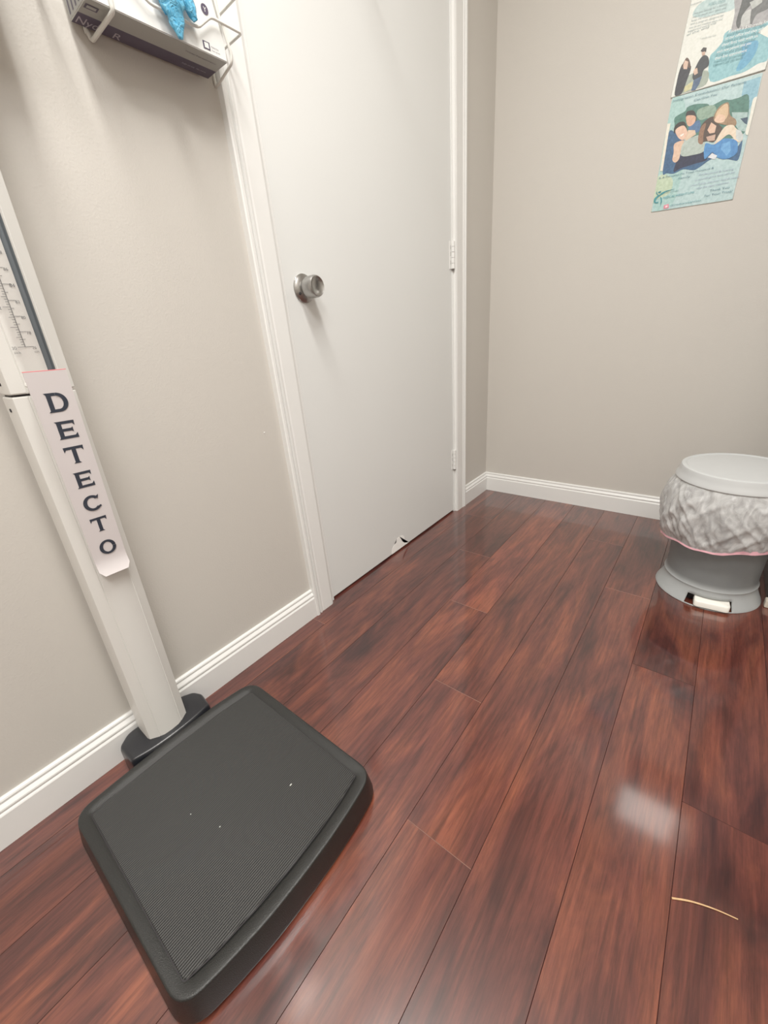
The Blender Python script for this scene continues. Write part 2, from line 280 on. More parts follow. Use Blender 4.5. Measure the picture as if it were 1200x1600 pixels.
PRINT_SHAPES = {'low': [((0.42, 0.62, 0.6), [(0.6211, 1.3896), (0.5868, 1.397), (0.5866, 1.251), (0.585, 1.1235), (0.6387, 1.1236), (0.6528, 1.2275), (0.6369, 1.3321)]), ((0.55, 0.66, 0.5), [(0.5843, 1.2088), (0.626, 1.1954), (0.6256, 1.1558), (0.5838, 1.1426), (0.5829, 1.1124), (0.5805, 1.1148)]), ((0.3, 0.52, 0.62), [(0.7642, 1.3854), (0.8009, 1.385), (0.8014, 1.3445), (0.7867, 1.3103), (0.7647, 1.3559)]), ((0.1, 0.24, 0.2), [(0.6075, 1.3364), (0.6056, 1.3534), (0.6294, 1.3606), (0.6343, 1.3691), (0.6531, 1.3703), (0.6838, 1.362), (0.6935, 1.3542), (0.7093, 1.3562), (0.7245, 1.3591), (0.7394, 1.3536), (0.7589, 1.3523), (0.7822, 1.3497), (0.793, 1.2833), (0.7846, 1.2604), (0.7324, 1.2628), (0.6659, 1.2808), (0.6169, 1.3088)]), ((0.3, 0.42, 0.34), [(0.6665, 1.3555), (0.7041, 1.352), (0.7125, 1.3202), (0.6908, 1.3265), (0.674, 1.3274), (0.6626, 1.3427)]), ((0.42, 0.56, 0.55), [(0.7498, 1.3228), (0.7888, 1.3113), (0.7951, 1.2653), (0.7757, 1.2747), (0.7588, 1.299)]), ((0.05, 0.1, 0.16), [(0.7738, 1.3014), (0.7912, 1.3001), (0.7933, 1.2823), (0.7865, 1.2871)]), ((0.06, 0.15, 0.28), [(0.596, 1.219), (0.594, 1.3172), (0.6138, 1.3139), (0.643, 1.287), (0.6857, 1.2672), (0.7359, 1.2456), (0.7785, 1.2343), (0.7904, 1.247), (0.7912, 1.2027), (0.7748, 1.2049), (0.7412, 1.2196), (0.7204, 1.2196), (0.6973, 1.2075), (0.6807, 1.2029), (0.6524, 1.212), (0.6284, 1.2068), (0.6088, 1.2126)]), ((0.03, 0.04, 0.09), [(0.6387, 1.25), (0.6731, 1.2433), (0.694, 1.2463), (0.7115, 1.2219), (0.6777, 1.2187), (0.6449, 1.216), (0.6275, 1.2114), (0.6286, 1.2309)]), ((0.1, 0.2, 0.36), [(0.648, 1.3187), (0.6655, 1.3279), (0.6748, 1.3232), (0.6785, 1.304), (0.669, 1.2985), (0.6496, 1.3101)]), ((0.05, 0.04, 0.04), [(0.6337, 1.3492), (0.6362, 1.3585), (0.6516, 1.3559), (0.6619, 1.3409), (0.6636, 1.3264), (0.65, 1.3424), (0.6367, 1.3443)]), ((0.72, 0.46, 0.34), [(0.6354, 1.3457), (0.6448, 1.347), (0.6601, 1.3395), (0.6607, 1.3252), (0.6501, 1.3191), (0.6411, 1.3268)]), ((0.05, 0.045, 0.04), [(0.6087, 1.3174), (0.6087, 1.3299), (0.6184, 1.3374), (0.6318, 1.3356), (0.6407, 1.3228), (0.6467, 1.3026), (0.6342, 1.3226), (0.6145, 1.322), (0.613, 1.312)]), ((0.8, 0.56, 0.44), [(0.6126, 1.3204), (0.6313, 1.3265), (0.6439, 1.3117), (0.6467, 1.2964), (0.6382, 1.2894), (0.6243, 1.2984)]), ((0.95, 0.9, 0.85), [(0.6278, 1.3037), (0.6373, 1.3063), (0.6369, 1.3022), (0.6307, 1.2998)]), ((0.48, 0.56, 0.52), [(0.633, 1.2813), (0.6537, 1.2883), (0.6815, 1.2889), (0.6991, 1.2636), (0.6985, 1.2451), (0.6731, 1.2433), (0.6411, 1.2494)]), ((0.75, 0.55, 0.42), [(0.6165, 1.2857), (0.6407, 1.2876), (0.637, 1.2718), (0.6364, 1.2441), (0.6278, 1.2355), (0.6182, 1.2444), (0.6182, 1.2639)]), ((0.74, 0.58, 0.44), [(0.6473, 1.3107), (0.6655, 1.3056), (0.6698, 1.2942), (0.6476, 1.2858), (0.643, 1.287)]), ((0.1, 0.07, 0.055), [(0.6826, 1.2722), (0.6781, 1.3061), (0.6877, 1.3215), (0.7074, 1.3256), (0.7241, 1.303), (0.7349, 1.2901), (0.7293, 1.2777), (0.7202, 1.262), (0.7022, 1.2689)]), ((0.3, 0.18, 0.12), [(0.6792, 1.2731), (0.6778, 1.3021), (0.6849, 1.3143), (0.6915, 1.3124), (0.6895, 1.2907), (0.6924, 1.2654)]), ((0.76, 0.54, 0.42), [(0.6978, 1.2965), (0.7038, 1.3128), (0.7185, 1.3007), (0.7177, 1.2849), (0.705, 1.2865)]), ((0.6, 0.42, 0.34), [(0.6979, 1.2803), (0.7207, 1.2801), (0.7215, 1.2657), (0.7044, 1.2683)]), ((0.35, 0.24, 0.15), [(0.7074, 1.3256), (0.7156, 1.3446), (0.7323, 1.3501), (0.7397, 1.3431), (0.7469, 1.3179), (0.7641, 1.3013), (0.7652, 1.2874), (0.7416, 1.2961), (0.7147, 1.3097)]), ((0.7, 0.52, 0.34), [(0.7135, 1.3356), (0.7309, 1.3477), (0.7389, 1.3376), (0.7415, 1.3156), (0.731, 1.3089), (0.7125, 1.3202)]), ((0.8, 0.58, 0.44), [(0.7108, 1.3187), (0.7192, 1.327), (0.735, 1.3185), (0.7356, 1.3056), (0.7235, 1.3062), (0.7132, 1.3121)]), ((0.82, 0.7, 0.56), [(0.7387, 1.291), (0.7585, 1.2913), (0.7686, 1.2806), (0.7883, 1.2614), (0.7878, 1.2458), (0.7753, 1.2491), (0.7549, 1.2706), (0.7367, 1.2616), (0.7229, 1.249), (0.7229, 1.2593)]), ((0.62, 0.66, 0.66), [(0.769, 1.2785), (0.7823, 1.2709), (0.7902, 1.2569), (0.7862, 1.2442), (0.7739, 1.2555)]), ((0.1, 0.3, 0.6), [(0.6991, 1.2636), (0.7215, 1.2555), (0.7444, 1.2635), (0.7748, 1.2513), (0.7827, 1.2332), (0.7821, 1.2172), (0.7594, 1.2108), (0.7369, 1.2207), (0.7211, 1.2372), (0.7046, 1.2247)]), ((0.18, 0.42, 0.72), [(0.7428, 1.2519), (0.7606, 1.2531), (0.7677, 1.2291), (0.7597, 1.2189), (0.7411, 1.2401)]), ((0.75, 0.78, 0.82), [(0.7127, 1.2268), (0.7215, 1.235), (0.736, 1.225), (0.7314, 1.2169)]), ((0.8, 0.8, 0.72), [(0.7941, 1.3377), (0.8056, 1.336), (0.8071, 1.2964), (0.8041, 1.2589), (0.7935, 1.2638), (0.7951, 1.2999)]), ((0.82, 0.8, 0.7), [(0.585, 1.3428), (0.5965, 1.3416), (0.5952, 1.3169), (0.5956, 1.2213), (0.5882, 1.2231)]), ((0.75, 0.3, 0.38), [(0.6156, 1.1252), (0.6291, 1.1259), (0.631, 1.115), (0.6163, 1.1145)]), ((0.9, 0.7, 0.74), [(0.6203, 1.1219), (0.6262, 1.1223), (0.6267, 1.1178), (0.6205, 1.1176)]), ((0.06, 0.3, 0.34), [(0.5918, 1.1665), (0.6, 1.1677), (0.6012, 1.1632), (0.5949, 1.1623)]), ((0.06, 0.3, 0.34), [(0.5876, 1.1697), (0.5913, 1.1619), (0.5969, 1.1577), (0.6044, 1.1625), (0.6194, 1.1649), (0.6384, 1.1637), (0.6199, 1.1625), (0.6077, 1.1577), (0.5976, 1.1536), (0.5909, 1.1468), (0.5887, 1.1415), (0.5929, 1.1382), (0.5976, 1.1389), (0.5971, 1.135), (0.5882, 1.1368), (0.5839, 1.1425), (0.5847, 1.1505), (0.5921, 1.1571), (0.5876, 1.1628)]), ((0.06, 0.3, 0.34), [(0.6001, 1.1531), (0.6066, 1.1458), (0.6082, 1.1361), (0.6052, 1.1227), (0.6048, 1.1392)])], 'top': [((0.52, 0.66, 0.66), [(0.6285, 1.5996), (0.7025, 1.5894), (0.7083, 1.5555), (0.6611, 1.5599), (0.6287, 1.5665), (0.607, 1.5802)]), ((0.3, 0.55, 0.6), [(0.7026, 1.5128), (0.7898, 1.5009), (0.8081, 1.4217), (0.7869, 1.415), (0.7595, 1.4072), (0.7291, 1.4085), (0.6814, 1.4122), (0.6689, 1.4666), (0.6804, 1.48), (0.6932, 1.4925)]), ((0.16, 0.42, 0.6), [(0.743, 1.4693), (0.7754, 1.466), (0.7759, 1.4383), (0.7574, 1.4165), (0.7395, 1.4167), (0.7457, 1.4431)]), ((0.85, 0.84, 0.78), [(0.7918, 1.4922), (0.7985, 1.4632), (0.7714, 1.4837)]), ((0.4, 0.4, 0.41), [(0.705, 1.5884), (0.7722, 1.5771), (0.7898, 1.5009), (0.7171, 1.5076), (0.709, 1.5105), (0.7092, 1.5444)]), ((0.1, 0.11, 0.11), [(0.7244, 1.5808), (0.7507, 1.5755), (0.7473, 1.5536), (0.7332, 1.5407), (0.7301, 1.5285), (0.7257, 1.5085), (0.7168, 1.5227), (0.7194, 1.5512)]), ((0.55, 0.57, 0.56), [(0.7288, 1.5343), (0.7419, 1.54), (0.7524, 1.5307), (0.7483, 1.511), (0.7345, 1.508), (0.7279, 1.5186)]), ((0.16, 0.17, 0.17), [(0.7492, 1.5451), (0.7786, 1.5492), (0.7838, 1.5266), (0.7598, 1.5226), (0.7527, 1.504), (0.7472, 1.5221)]), ((0.5, 0.53, 0.51), [(0.7387, 1.5544), (0.766, 1.5567), (0.7662, 1.5437), (0.748, 1.5377)]), ((0.4, 0.46, 0.4), [(0.5971, 1.427), (0.6195, 1.4445), (0.6695, 1.44), (0.6724, 1.4091), (0.6402, 1.4056), (0.6129, 1.4064), (0.5955, 1.4071)]), ((0.62, 0.6, 0.36), [(0.6171, 1.4206), (0.6361, 1.4268), (0.6457, 1.4115), (0.6196, 1.4074)]), ((0.045, 0.05, 0.065), [(0.5952, 1.4087), (0.5948, 1.4402), (0.5973, 1.464), (0.6034, 1.4771), (0.62, 1.4685), (0.6265, 1.4603), (0.6213, 1.4347), (0.6129, 1.4064)]), ((0.14, 0.09, 0.07), [(0.6015, 1.4686), (0.6057, 1.4823), (0.6114, 1.4878), (0.6199, 1.4774), (0.6247, 1.4609), (0.6117, 1.4682)]), ((0.7, 0.52, 0.42), [(0.6047, 1.4736), (0.6072, 1.4833), (0.6167, 1.477), (0.6165, 1.4606), (0.6075, 1.4636)]), ((0.05, 0.06, 0.07), [(0.6337, 1.4398), (0.6416, 1.4671), (0.6523, 1.4781), (0.6649, 1.4709), (0.6704, 1.4515), (0.6591, 1.4434), (0.6566, 1.4232), (0.6432, 1.4245)]), ((0.1, 0.16, 0.26), [(0.6391, 1.4289), (0.6582, 1.4318), (0.655, 1.4147), (0.6473, 1.4033), (0.6369, 1.4051)]), ((0.06, 0.05, 0.05), [(0.6433, 1.4915), (0.6487, 1.4968), (0.6573, 1.4932), (0.6576, 1.4836), (0.6474, 1.4871)]), ((0.62, 0.45, 0.36), [(0.6467, 1.4874), (0.6556, 1.4857), (0.6561, 1.4783), (0.649, 1.4787)]), ((0.7, 0.52, 0.42), [(0.6359, 1.4541), (0.6423, 1.455), (0.6465, 1.4416), (0.6387, 1.4397), (0.6336, 1.4489)])]}
PRINT_TEXT = {'low': [('Immigration Consultation? Our Patients', (0.09, 0.2, 0.26), (0.593, 1.3931), (0.7696, 1.3811), 0.0072), ('Can Give You', (0.09, 0.2, 0.26), (0.6486, 1.3775), (0.7045, 1.3744), 0.0072), ('& A Personal Fit Treat Protocol &', (0.09, 0.2, 0.26), (0.5882, 1.2017), (0.734, 1.1938), 0.007), ('Family', (0.09, 0.2, 0.26), (0.6444, 1.1879), (0.6751, 1.1862), 0.007), ('Professional & Caring', (0.3, 0.36, 0.48), (0.6985, 1.1846), (0.7844, 1.1788), 0.0058), ('in providing the best plan for', (0.3, 0.36, 0.48), (0.6909, 1.1728), (0.7902, 1.1701), 0.0058), ('your family and your health needs', (0.3, 0.36, 0.48), (0.682, 1.1614), (0.8034, 1.1555), 0.0058), ('with the right treatment', (0.3, 0.36, 0.48), (0.6986, 1.1499), (0.7799, 1.1473), 0.0058), ('Thank You', (0.09, 0.2, 0.26), (0.7351, 1.1354), (0.7839, 1.1332), 0.0075), ('For Your Trust!', (0.09, 0.2, 0.26), (0.7243, 1.1245), (0.7935, 1.1216), 0.0078), ('OPTIMAL', (0.25, 0.42, 0.45), (0.6124, 1.158), (0.6524, 1.156), 0.0055), ('MEDICAL WEIGHT LOSS', (0.05, 0.3, 0.36), (0.6101, 1.1432), (0.6948, 1.1408), 0.0075), ('@medicalweightloss', (0.1, 0.28, 0.32), (0.6347, 1.1182), (0.7174, 1.1153), 0.0065)], 'top': [('Are you looking for a healthy', (0.33, 0.4, 0.42), (0.6102, 1.5791), (0.6874, 1.5695), 0.0062), ('way to reach your goals and', (0.33, 0.4, 0.42), (0.6087, 1.5723), (0.6862, 1.5625), 0.0062), ('keep the results you earned', (0.33, 0.4, 0.42), (0.6072, 1.5654), (0.6851, 1.5555), 0.0062), ('with a program designed for', (0.33, 0.4, 0.42), (0.6057, 1.5585), (0.6839, 1.5484), 0.0062), ('you by our medical team and', (0.33, 0.4, 0.42), (0.6041, 1.5516), (0.6827, 1.5413), 0.0062), ('supported every step', (0.33, 0.4, 0.42), (0.6026, 1.5446), (0.6691, 1.5388), 0.0062), ('of the way', (0.33, 0.4, 0.42), (0.601, 1.5376), (0.6553, 1.5362), 0.0062), ('Your plan starts here', (0.33, 0.4, 0.42), (0.598, 1.6012), (0.6242, 1.5989), 0.006), ('MEDICAL CENTER', (0.25, 0.45, 0.47), (0.6427, 1.5841), (0.682, 1.5774), 0.008), ('* results may vary', (0.45, 0.5, 0.5), (0.6361, 1.5172), (0.6747, 1.5114), 0.006), ('Receive a $50 credit for', (0.88, 0.93, 0.92), (0.7034, 1.5062), (0.7904, 1.4959), 0.0085), ('every friend that you refer', (0.12, 0.28, 0.32), (0.7009, 1.5003), (0.7861, 1.4904), 0.0085), ('to our office and they will', (0.88, 0.93, 0.92), (0.6983, 1.4944), (0.7818, 1.485), 0.0085), ('receive the same credit on', (0.12, 0.28, 0.32), (0.6958, 1.4885), (0.7774, 1.4794), 0.0085), ('their first visit with us', (0.88, 0.93, 0.92), (0.6932, 1.4825), (0.773, 1.4739), 0.0085), ('(1) month of the plan for', (0.12, 0.28, 0.32), (0.6906, 1.4764), (0.7686, 1.4683), 0.0085), ('each new patient that you', (0.88, 0.93, 0.92), (0.6848, 1.4714), (0.7612, 1.4636), 0.0085), ('bring to the clinic for', (0.12, 0.28, 0.32), (0.6838, 1.4647), (0.7582, 1.4574), 0.0085), ('their first appointment', (0.88, 0.93, 0.92), (0.6828, 1.4579), (0.7552, 1.451), 0.0085), ('medically supervised', (0.12, 0.3, 0.34), (0.6818, 1.4512), (0.7522, 1.4447), 0.0085), ('treatment and get results', (0.12, 0.3, 0.34), (0.6808, 1.4443), (0.7492, 1.4382), 0.0085)]}
LX, LY, LSX, LSY, LP_E, EXPO = .72, -1.60, 1.0, .20, 28., .46
LP_FILL, GAM = 25., 1.20
CHIP = [(-0.8334, 0.0154), (-0.8275, 0.0299), (-0.8134, 0.0432), (-0.8003, 0.0457), (-0.7944, 0.0602), (-0.7768, 0.0636), (-0.7554, 0.0595), (-0.7431, 0.0481), (-0.7445, 0.0339), (-0.7582, 0.0315), (-0.746, 0.0197), (-0.7106, 0.0059), (-0.715, 0.0079), (-0.832, 0.0079)]
# ================================================================ camera
cam = bpy.data.cameras.new('camera'); co = bpy.data.objects.new('camera', cam); C.objects.link(co)
co.location = (0.87694, -1.89952, 0.81154); co.rotation_euler = tuple(math.radians(a) for a in (65.8732, 4.5042, 38.1971))
cam.sensor_fit = 'VERTICAL'; cam.sensor_height = 24.; cam.lens = 24.*627.711/1600; cam.clip_start = .01
bpy.context.scene.camera = co
# ================================================================ room
RX, FY, H = 2.3, -3.1, 2.44          # right wall, front wall, ceiling height
YD0, YD1, DH = -1.1600, -0.3405, 2.032     # door leaf edges
J0, J1 = YD0-.0025, YD1+.0025
def struct(name, bm, mat, **k):
    return tag(obj(name, bm, mat, **k), kind='structure')
bm = bmesh.new()
box(bm, (-.12, FY, 0), (0, J0-.018, H)); box(bm, (-.12, J1+.018, 0), (0, .0, H)); box(bm, (-.12, J0-.018, DH+.022), (0, J1+.018, H))
wall_left = struct('wall_left', bm, 'wall')
bm = bmesh.new(); box(bm, (-.12, 0, 0), (RX+.1, .1, H)); struct('wall_back', bm, 'wall')
bm = bmesh.new(); box(bm, (RX, FY, 0), (RX+.1, 0, H)); struct('wall_right', bm, 'wall')
bm = bmesh.new(); box(bm, (-.12, FY-.1, 0), (RX+.1, FY, H)); struct('wall_front', bm, 'wall')
bm = bmesh.new(); box(bm, (-.12, FY-.1, H), (RX+.1, .1, H+.1)); struct('ceiling', bm, 'ceil')
# floor : planks with a fine bevel, one mesh
seams = [-.1925, -.063, .0655, .196, .3268, .459, .5880, .7162, .8446, .9732, 1.1018]
while seams[-1] < RX: seams.append(seams[-1]+.1287)
joint = {2: -.34, 3: -.65, 4: -.957, 5: -1.264, 6: -1.567, 7: -.633, 8: -.944, 9: -1.254, 10: -1.565, 1: -1.27, 0: -.96}
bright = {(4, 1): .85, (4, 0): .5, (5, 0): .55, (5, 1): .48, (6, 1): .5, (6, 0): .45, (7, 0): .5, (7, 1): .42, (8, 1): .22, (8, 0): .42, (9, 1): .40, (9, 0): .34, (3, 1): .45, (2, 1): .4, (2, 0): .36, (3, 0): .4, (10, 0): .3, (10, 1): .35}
bm = bmesh.new(); col = bm.loops.layers.float_color.new('plank')
box(bm, (-.2, FY, -.03), (RX, 0, -.004), 1)
PL = 1.243; BV = .0006
for i in range(len(seams)-1):
    x0, x1 = seams[i], min(seams[i+1], RX)
    j = joint.get(i+0, random.uniform(-2.3, -1.1)) if i <= 10 else -2.2 + .37*(i % 4)
    ys = [FY]; y = j
    while y - PL > FY: y -= PL
    k0 = round((y-j)/PL)
    cuts = []
    while y < 0: cuts.append((y, k0)); y += PL; k0 += 1
    edges = [FY] + [c[0] for c in cuts if c[0] > FY+.02] + [0.]
    for a, b in zip(edges[:-1], edges[1:]):
        seg = 1 if a >= j-.001 else 0
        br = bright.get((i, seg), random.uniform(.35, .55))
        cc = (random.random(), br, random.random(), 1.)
        pts = [(x0, a), (x1, a), (x1, b), (x0, b)]
        ins = [(x0+BV, a+BV), (x1-BV, a+BV), (x1-BV, b-BV), (x0+BV, b-BV)]
        lo = [bm.verts.new((p[0], p[1], -.0012)) for p in pts]; up = [bm.verts.new((p[0], p[1], 0)) for p in ins]
        fs = [bm.faces.new(up)] + [bm.faces.new((lo[k], lo[(k+1) % 4], up[(k+1) % 4], up[k])) for k in range(4)]
        for q, f in enumerate(fs):
            f.material_index = 0 if q == 0 else (2 if q in (1, 3) and random.random() < .9 else 1)
            for l in f.loops: l[col] = cc
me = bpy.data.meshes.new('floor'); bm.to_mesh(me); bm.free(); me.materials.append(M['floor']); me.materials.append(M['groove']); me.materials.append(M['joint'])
fo = bpy.data.objects.new('floor', me); C.objects.link(fo); tag(fo, kind='structure')
# baseboards (ogee top)
BH = .0955; BT = .014
prof = [(0, 0), (BT, 0), (BT, .066), (.0125, .0685), (.0105, .0705), (.0108, .073), (.0125, .0755), (.0120, .0785), (.0085, .0825), (.0062, .0850), (.0066, .0880), (.0075, .0905), (.0062, .0935), (.003, BH), (0, BH)]
CL0, CL1, CR0, CR1 = J0-.090, J0-.0145, J1+.0065, J1+.083          # casing outer/inner edges left and right
def baseb(name, f):
    bm = bmesh.new(); f(bm); return struct(name, bm, 'white')
bm = bmesh.new(); extrude_y(bm, prof, FY, CL0); struct('baseboard_left', bm, 'white')
bm = bmesh.new(); rings(bm, [[(x, CR1, z) for x, z in prof], [(x, -x, z) for x, z in prof]]); struct('baseboard_corner', bm, 'white')
bm = bmesh.new(); rings(bm, [[(x, -x, z) for x, z in prof], [(RX, -x, z) for x, z in prof]]); struct('baseboard_back', bm, 'white')
# door casing + jamb = trim_1
def casing(bm, yo, yi, sgn):
    # cross-section (x, y) from outer to inner edge
    w = abs(yi-yo)
    p = [(0, 0), (.0155, 0), (.0175, .003), (.0175, .009), (.0150, .0120), (.0095, .0135), (.0095, .0160), (.0150, .0175), (.0150, .021), (.0125, .0235), (.0118, .027), (.0128, .031), (.0128, w-.0075), (.0115, w-.004), (.0095, w), (0, w)]
    extrude_z(bm, [(x, yo+sgn*d) for x, d in p], 0, DH+.02)
bm = bmesh.new(); casing(bm, CL0, CL1, 1); casing(bm, CR1, CR0, -1)
box(bm, (0, CL0, DH+.02), (.0155, CR1, DH+.095))
box(bm, (-.12, J0-.018, 0), (0, J0, DH+.004)); box(bm, (-.12, J1, 0), (0.0, J1+.018, DH+.004)); box(bm, (-.12, J0, DH+.004), (0, J1, DH+.022))
box(bm, (-.075, J0, 0), (-.0415, J0+.012, DH)); box(bm, (-.075, J1-.012, 0), (-.0415, J1, DH))
struct('trim_1', bm, 'white')
# ================================================================ door
bm = bbox((-.0385, YD0, .0075), (-.0035, YD1, DH), .0012, 1)
door = struct('door_1', bm, 'door')
# paint chip at the lower edge
pts = CHIP
bm = bmesh.new()
rings(bm, [[(-.0036, y, z) for y, z in pts], [(-.0031, y, z) for y, z in pts]])
bmesh.ops.triangulate(bm, faces=[f for f in bm.faces if len(f.verts) > 4])
tag(obj('paint_chip', bm, 'chip', door), 'pale patch where the door paint has peeled')
# a few small marks on the door leaf
# knob
KY, KZ = -1.1000, .929
DX = -.0035
kn = bmesh.new()
lathe(kn, [(DX, .0330), (DX+.003, .0335), (DX+.0045, .0325), (DX+.006, .0300), (DX+.0075, .0285), (DX+.011, .0200), (DX+.013, .0150), (DX+.018, .0125)], 'x', (0, KY, KZ), 56)
rose = obj('knob_rosette', kn, 'steel', door, True, angle=25)
kn = bmesh.new()
lathe(kn, [(DX+.015, .0115), (DX+.0175, .0170), (DX+.0195, .0225), (DX+.0215, .0240), (DX+.035, .0252), (DX+.046, .0252), (DX+.0500, .0243), (DX+.0525, .0228), (DX+.0530, .0218), (DX+.0505, .0185), (DX+.0480, .0120), (DX+.0470, .0040)], 'x', (0, KY, KZ), 64)
knob = obj('door_knob', kn, 'steel', door, True, angle=28)
kn = bmesh.new(); lathe(kn, [(DX+.0065, .0042), (DX+.0085, .0040), (DX+.0105, .0028)], 'x', (0, KY-.021, KZ-.012), 16)
obj('release_hole', kn, 'dark', rose)
bm = bmesh.new(); tube(bm, [(-.0035, -.76, 1.640), (.060, -.806, 1.656), (.216, -.926, 1.698)], .0055, 12); obj('stripe_shadow_rod', bm, 'steel', door, True)  # unseen rod added to throw the thin stripe shadow down the door
# hinges
def hinge(z):
    bm = bmesh.new()
    y = (YD1+J1)/2
    seg = [-.0445, -.0265, -.0085, .0095, .0270, .0445]
    for k in range(5):
        a, b = z+seg[k]+.0006, z+seg[k+1]-.0006
        lathe(bm, [(a, .0062), (b, .0062)], 'z', (.0035, y, 0), 16)
    box(bm, (-.0034, y-.016, z-.0445), (-.0015, y-.001, z+.0445))
    h = obj('hinge', bm, 'white', door, True)
    bm = bmesh.new(); lathe(bm, [(z-.0505, .0015), (z-.0495, .0045), (z-.0450, .0058)], 'z', (.0035, y, 0), 14)
    obj('hinge_pin_tip', bm, 'steel', h, True)
    bm = bmesh.new()
    for dz in (-.030, -.003, .018): box(bm, (-.0016, y-.011, z+dz), (-.0008, y-.010, z+dz+.013))
    obj('hinge_slot', bm, 'ink2', h)
    return h
for z in (.258, 1.0535, 1.80): hinge(z)
# ================================================================ weighing scale
sc = thing('weighing_scale', 'black and white upright medical scale with ribbed platform, standing against the left wall', 'scale', (.31, -1.75, 0))
SO = Vector(sc.location)
def sobj(name, bm, mat, parent=None, smooth=False, label=None, angle=35):
    bmesh.ops.translate(bm, verts=bm.verts[:], vec=-SO)
    o = obj(name, bm, mat, parent or sc, smooth, angle=angle)
    if label: o['label'] = label
    return o
def plat(off, scale_front=0.):
    """outline (x,y) of the platform, grown outward by off"""
    # corners: back-left, front-left, front bulge..., front-right, back-right
    pts = [(.1135, -1.9385), (.500, -1.9345)]
    fr = [(.5110, -1.875), (.5185, -1.815), (.5205, -1.752), (.5195, -1.690), (.5150, -1.630)]
    pts += fr + [(.506, -1.5655), (.1225, -1.5640)]
    bk = [(.1095, -1.66), (.1060, -1.755), (.1085, -1.85)]
    pts += bk
    rr = [.030, .030] + [.02]*5 + [.030, .036] + [.02]*3
    P = rounded(pts, rr, 7)
    cx, cy = .315, -1.751
    out = []
    n = len(P)
    for i in range(n):
        a, b, c = Vector(P[i-1]), Vector(P[i]), Vector(P[(i+1) % n])
        t = (c-a).normalized(); nn = Vector((t.y, -t.x))
        if nn.dot(b-Vector((cx, cy))) < 0: nn = -nn
        q = b + nn*off; out.append((q.x, q.y))
    return out
bm = bmesh.new()
levels = [(.0085, .006), (.0105, .0085), (.0105, .012), (.0048, .0435), (.0040, .0470), (.0032, .0505), (.0027, .0532), (.0020, .0544), (.0009, .0552), (-.0006, .0554), (-.0020, .0554), (-.0165, .0550), (-.0185, .0535)]
rs = [[(x, y, z) for x, y in plat(o)] for o, z in levels]
rings(bm, rs)
plat_o = sobj('platform', bm, 'blackpl', smooth=True, angle=60)
# feet
for fx, fy in ((.16, -1.89), (.16, -1.61), (.46, -1.88), (.46, -1.62)):
    bm = bmesh.new(); lathe(bm, [(0, .014), (.001, .016), (.007, .016)], 'z', (fx, fy, 0), 20)
    sobj('foot', bm, 'dark')
bm = bmesh.new()
mp = rounded([(.1375, -1.9195), (.481, -1.9190), (.4900, -1.875), (.4960, -1.815), (.4985, -1.752), (.4975, -1.690), (.4935, -1.635), (.4855, -1.5855), (.1480, -1.5835), (.1385, -1.66), (.1355, -1.755), (.1360, -1.85)], [.008, .005]+[.01]*5+[.006, .012]+[.01]*3, 4)
def shrink(P, d):
    c = Vector((.315, -1.752)); return [tuple(c + (Vector(p)-c)*(1-d/.19)) for p in P]
rings(bm, [[(x, y, .0530) for x, y in mp], [(x, y, .0556) for x, y in mp], [(x, y, .0566) for x, y in shrink(mp, .0012)]])
sobj('ribbed_mat', bm, 'mat', label='dark ribbed rubber mat')
# dark seam around the mat
bm = bmesh.new()
big = shrink(mp, -.0016)
a = [bm.verts.new((x, y, .0552)) for x, y in mp]; b = [bm.verts.new((x, y, .0552)) for x, y in big]
for i in range(len(mp)): bm.faces.new((a[i], a[(i+1) % len(mp)], b[(i+1) % len(mp)], b[i]))
sobj('mat_seam', bm, 'dark', plat_o)
for (x, y, l) in ((.398, -1.672, .0040), (.352, -1.79, .0018), (.29, -1.81, .0012)):
    bm = bmesh.new(); box(bm, (x, y, .0566), (x+.0014, y+l, .0570)); sobj('lint_speck', bm, 'paper', plat_o)
# bracket that carries the column
bm = bmesh.new()
top = rounded([(.020, -1.800), (.022, -1.812), (.040, -1.8330), (.094, -1.8300), (.104, -1.790), (.1065, -1.746), (.1045, -1.700), (.0985, -1.6655), (.055, -1.6590), (.034, -1.6680), (.022, -1.690)], [.002, .006, .008, .005, .02, .02, .02, .006, .006, .006, .004], 4)
cB = Vector((.062, -1.748))
def grow(P, d): return [tuple(Vector(p) + (Vector(p)-cB).normalized()*d) for p in P]
rings(bm, [[(x, y, z) for x, y in grow(top, g)] for g, z in ((.004, .0), (.005, .004), (.003, .052), (.001, .0585), (-.001, .0605), (-.004, .0612))])
sobj('column_bracket', bm, 'bracket', smooth=True, label='glossy black bracket', angle=50)
# column : leans slightly, local frame helper
def colx(y, z): return y + .0305*(z-.07)
Y0, Y1 = -1.7885, -1.7045
def col_section(z, inset=0., xf=0.):
    a, b = Y0+inset, Y1-inset; w = b-a; f = xf-inset*.5
    p = [(.0200, a+.004), (.0235, a), (.070+f, a), (.0770+f, a+.0022), (.0805+f, a+.0075)]
    p += [(.0880+f, a+.018), (.0880+f-.0006, a+.0186), (.0880+f-.0006, a+.0196), (.0886+f, a+.0202)]
    p += [(.0915+f, a+.32*w), (.0928+f, a+.5*w), (.0915+f, a+.68*w)]
    p += [(.0886+f, b-.0202), (.0880+f-.0006, b-.0196), (.0880+f-.0006, b-.0186), (.0880+f, b-.018)]
    p += [(.0805+f, b-.0075), (.0770+f, b-.0022), (.070+f, b), (.0235, b), (.0200, b-.004)]
    return [(x, colx(y, z), z) for x, y in p]
bm = bmesh.new(); rings(bm, [col_section(.060), col_section(.7655), col_section(.7672, .0015)])
sobj('column', bm, 'col', smooth=True, label='pale enamelled lower column', angle=24)
